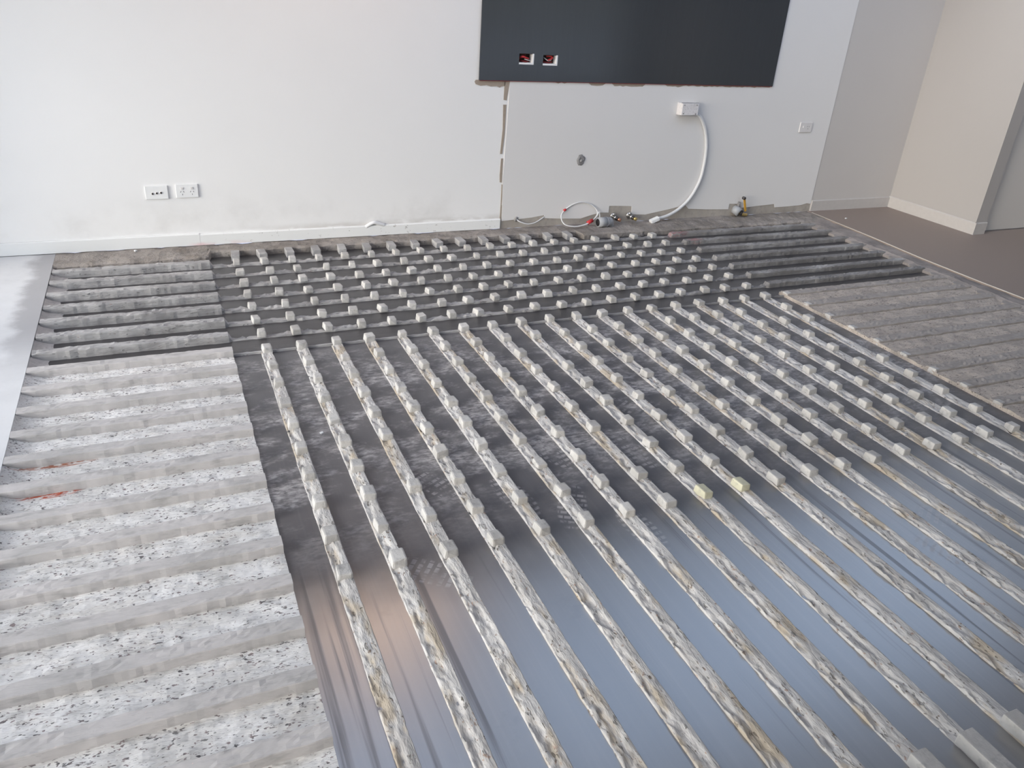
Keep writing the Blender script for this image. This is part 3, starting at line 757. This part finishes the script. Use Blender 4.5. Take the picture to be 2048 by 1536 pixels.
pp = plate('power_socket', -0.207, 0.324, 0.118, 0.076, 'white double power point, right of the pair low on the wall')
power(pp, (-0.026, 0.026))
p3 = plate('power_socket', 4.238, 0.661, 0.116, 0.072, 'single white power point alone near the right end of the kitchen wall', 0.013)
p3.children[0].data.materials[0] = M_OFFW
box('rocker_switch', -0.03, -0.018, -0.0165, -0.01, -0.004, 0.012, M_OFFW, p3, 0.0015)
for a in (slot(0.012, 0.006, 1.05, .0075, .0022, -.0138, -.0128), slot(0.028, 0.006, -1.05, .0075, .0022, -.0138, -.0128), slot(0.02, -0.01, 1.57, .0075, .0022, -.0138, -.0128)): link('pin_slot', a[0], a[1], M_HOLE, p3)

# weathered junction box with its thick cable
jb = tag(empty('junction_box', (3.12, YW, 0.792)), 'chipped white junction box above the hanging cable', 'junction box')
V, F = box_vf(-0.072, 0.066, -0.058, 0.0, -0.040, 0.040, 0.004)
V = [Vector((q.x*(1.0+0.10*(q.y+0.058)/0.058), q.y, q.z*(1.0+0.06*(q.y+0.058)/0.058)))+Vector((1, 0, 1))*0.0012*noise.noise(q*90) for q in V]
link('body', V, F, M_OLDW, jb)
for zs in (0.0415, -0.0415): box('lid_seam', -0.074, 0.068, -0.046, -0.044, zs-0.002, zs+0.002, M_SEAL, jb)
tube('cable_gland', [(0.060, -0.026, -0.028), (0.080, -0.026, -0.034)], 0.012, M_OFFW, jb, 10, False, 1)
for dx, dz in ((-0.056, 0.028), (-0.058, -0.027), (0.046, 0.03), (0.045, -0.03)):
    tube('screw', [(dx, -0.0575, dz), (dx, -0.0605, dz)], 0.0042, M_SEAL, jb, 8, False, 1)
cb = tag(empty('power_cable', (3.3, YW, 0.0)), 'thick white cable curving from the junction box down to the floor', 'cable')
cp = [(3.204, -.026, .757), (3.238, -.026, .733), (3.275, -.022, .690), (3.312, -.018, .622), (3.338, -.016, .53), (3.346, -.016, .41), (3.330, -.018, .285), (3.268, -.024, .165), (3.175, -.034, .085), (3.07, -.05, .042), (2.985, -.062, .028)]
tube('sheath', [(x-3.3, y, z) for x, y, z in cp], 0.0115, M_CABLE, cb, 10)
v, f = box_vf(-0.040, 0.034, -0.018, 0.018, -0.014, 0.014, 0.006)
c_, s_ = math.cos(0.35), math.sin(0.35)
link('plug', [(2.952-3.3+q.x*c_-q.z*s_, -0.066+q.y, 0.020+q.x*s_+q.z*c_) for q in v], f, M_PLATE, cb)

# mortar-filled pipe hole
V, F = [], []
N, R = 18, 4
rnd = random.Random(12)
rad = [1+0.28*noise.noise(Vector((math.cos(2*math.pi*k/N)*1.7, math.sin(2*math.pi*k/N)*1.7, 2.0))) for k in range(N)]
for q in range(R):
    t = 1-q/R
    for k in range(N):
        a = 2*math.pi*k/N
        V.append((0.031*t*rad[k]*math.cos(a), -0.002-0.006*math.sin(math.pi*min(1, (1-t)*1.3)), 0.036*t*rad[k]*math.sin(a)))
V.append((0, 0.004, 0))
for q in range(R-1):
    for k in range(N): F.append((q*N+k, q*N+(k+1) % N, (q+1)*N+(k+1) % N, (q+1)*N+k))
for k in range(N): F.append(((R-1)*N+k, (R-1)*N+(k+1) % N, R*N))
ph = tag(empty('wall_plug', (2.319, YW-0.005, 0.450)), 'ragged grey mortar plug in the white kitchen wall', 'wall plug')
link('mortar', V, F, M_SEAL, ph, True)
tube('pipe_stub', [(0.002, 0.01, -0.004), (0.002, -0.010, -0.004)], 0.011, M_SEAL, ph, 10, False, 1)

# thin cable ends along the foot of the wall
wh = tag(empty('cut_wire', (1.9, YW, 0.04)), 'short white wire hanging out of a hole at the foot of the wall', 'wire')
tube('wire', [(-.035, -.004, .020), (-.015, -.022, .006), (.04, -.03, -.010), (.10, -.026, -.004), (.175, -.006, .026)], 0.0042, M_CABLE, wh, 6)
tube('grommet', [(-.04, .002, .022), (-.034, -.010, .018)], 0.017, M_SEAL, wh, 10, False, 1)
cl = tag(empty('wire_coil', (2.33, YW-0.04, 0.0)), 'loop of thin white wire with red tape lying at the foot of the wall', 'wire')
loop = [(2.225, .028, .108), (2.196, .010, .078), (2.190, -.020, .046), (2.214, -.046, .022), (2.28, -.060, .014), (2.345, -.052, .020), (2.405, -.036, .034), (2.458, -.012, .056), (2.484, .012, .086), (2.462, .026, .122), (2.41, .030, .150), (2.35, .030, .160), (2.29, .030, .146), (2.24, .030, .118)]
tube('wire', [(x-2.33, y, z) for x, y, z in loop], 0.0045, M_CABLE, cl, 6, True)
tube('wire', [(x-2.33, y-0.008, z+.006) for x, y, z in [(2.30, -.062, .012), (2.36, -.052, .018), (2.42, -.03, .036), (2.466, -.006, .058), (2.487, .005, .085), (2.494, .0, .06), (2.489, -.006, .045)]], 0.0038, M_CABLE, cl, 6)
tube('red_tape', [(2.380-2.33, -.046, .030), (2.424-2.33, -.032, .044)], 0.0135, M_RED, cl, 10, False, 1)
tube('red_clip', [(2.219-2.33, .026, .106), (2.236-2.33, .026, .114)], 0.0085, M_RED, cl, 8, False, 1)

# plumbing at the foot of the wall
pv = tag(empty('waste_pipe', (2.53, 1.452, 0.0)), 'grey plastic waste pipe elbow with a collar at the foot of the wall', 'pipe')
tube('pipe', [(-.075, -.012, .036), (-.035, -.008, .036), (.006, -.004, .036), (.026, .006, .032), (.040, .022, .010), (.043, .028, -.03)], 0.031, M_PVC, pv, 14)
tube('collar', [(-.078, -.012, .036), (-.010, -.007, .036)], 0.0345, M_PVC, pv, 14, False, 1)
tube('joint_ring', [(-.010, -.007, .036), (-.003, -.006, .036)], 0.0355, M_PVCD, pv, 14, False, 1)
tube('pipe_mouth', [(-.0785, -.012, .036), (-.0800, -.012, .036)], 0.026, M_HOLE, pv, 12, False, 1)
def stop_tap(x, label, endmat):
    t = tag(empty('stop_valve', (x, YW, 0.045)), label, 'valve', 'capped water valves at the foot of the wall')
    tube('wall_flange', [(0, .002, 0), (0, -.008, 0)], 0.024, M_CHROME, t, 14, False, 1)
    tube('body', [(0, -.006, 0), (0, -.05, -.002)], 0.013, M_CHROME, t, 10, False, 1)
    tube('handle', [(-.012, -.034, .012), (-.018, -.036, .032)], 0.009, M_CHROME, t, 8, False, 1)
    tube('hex_nut', [(0, -.048, -.002), (.006, -.062, -.006)], 0.016, M_STEEL, t, 6, False, 1)
    tube('end_cap', [(.006, -.058, -.006), (.022, -.078, -.012)], 0.0125, endmat, t, 10, False, 1)
stop_tap(2.632, 'stub valve with a copper end below the bare plaster square', M_COPPER)
stop_tap(2.766, 'stub valve with a brass end below the bare plaster square', M_BRASS)
gv = tag(empty('gas_valve', (3.735, YW, 0.0)), 'gas valve with a yellow lever and grey cap at the foot of the wall', 'valve')
tube('grey_cap', [(-.022, -.006, .050), (-.018, -.030, .046), (-.010, -.055, .036)], 0.034, M_PVC, gv, 14, False, 1)
tube('outlet_elbow', [(.0, -.055, .030), (.03, -.06, .020), (.060, -.058, .016)], 0.012, M_BRASS, gv, 10)
tube('dark_socket', [(.006, -.052, .034), (.016, -.062, .030)], 0.020, M_HOLE, gv, 12, False, 1)
v, f = box_vf(-0.009, 0.009, -0.004, 0.004, 0.0, 0.098, 0.003)
c_, s_ = math.cos(0.32), math.sin(0.32)
link('lever', [(0.050+q.x*c_-q.z*s_, -0.050+q.y, 0.042+q.x*s_+q.z*c_) for q in v], f, M_YELLOW, gv)
tube('pivot_nut', [(0.012, -.040, .146), (0.012, -.060, .146)], 0.0125, M_STEEL, gv, 8, False, 1)
tube('pipe_riser', [(-.004, -.02, .07), (-.004, -.026, .108)], 0.012, M_SEAL, gv, 10, False, 1)

# small debris
def chip(name, x, y, z, s, label, mat=None):
    me_v, me_f = box_vf(-s, s, -s*0.7, s*0.7, -s*0.35, s*0.35, s*0.2)
    rnd = random.Random(int(x*1000))
    o = link(name, [tuple(q+Vector((rnd.uniform(-1, 1), rnd.uniform(-1, 1), rnd.uniform(-.3, .3)))*s*0.25) for q in me_v], me_f, mat or M_CHIP)
    o.location = (x, y, z+s*0.35); o.rotation_euler = (0, 0, rnd.uniform(0, 3))
    return tag(o, label, 'chip')
chip('paint_chip', 0.094, -0.737, ZD, 0.006, 'tiny white paint chip on the dark floor near the second ridge from the left')
chip('paint_chip', 4.62, 1.28, 0.004, 0.008, 'small white chip on the grey brown floor near the recess')
chip('paint_chip', -0.52, 1.50, 0.0, 0.008, 'white chip below the skirting by the grey slab margin')

# unseen warm lamp, added for the orange reflection in the near floor
lp = tag(empty('added_ceiling_lamp', (0.66, 0.80, ZC)), 'unseen warm square lamp added on the ceiling for a floor reflection', 'lamp')
box('lamp_body', -0.44, 0.44, -0.37, 0.37, -0.05, 0.0, M_PLATE, lp, 0.004)
box('diffuser', -0.42, 0.42, -0.35, 0.35, -0.056, -0.045, M_LAMP, lp)
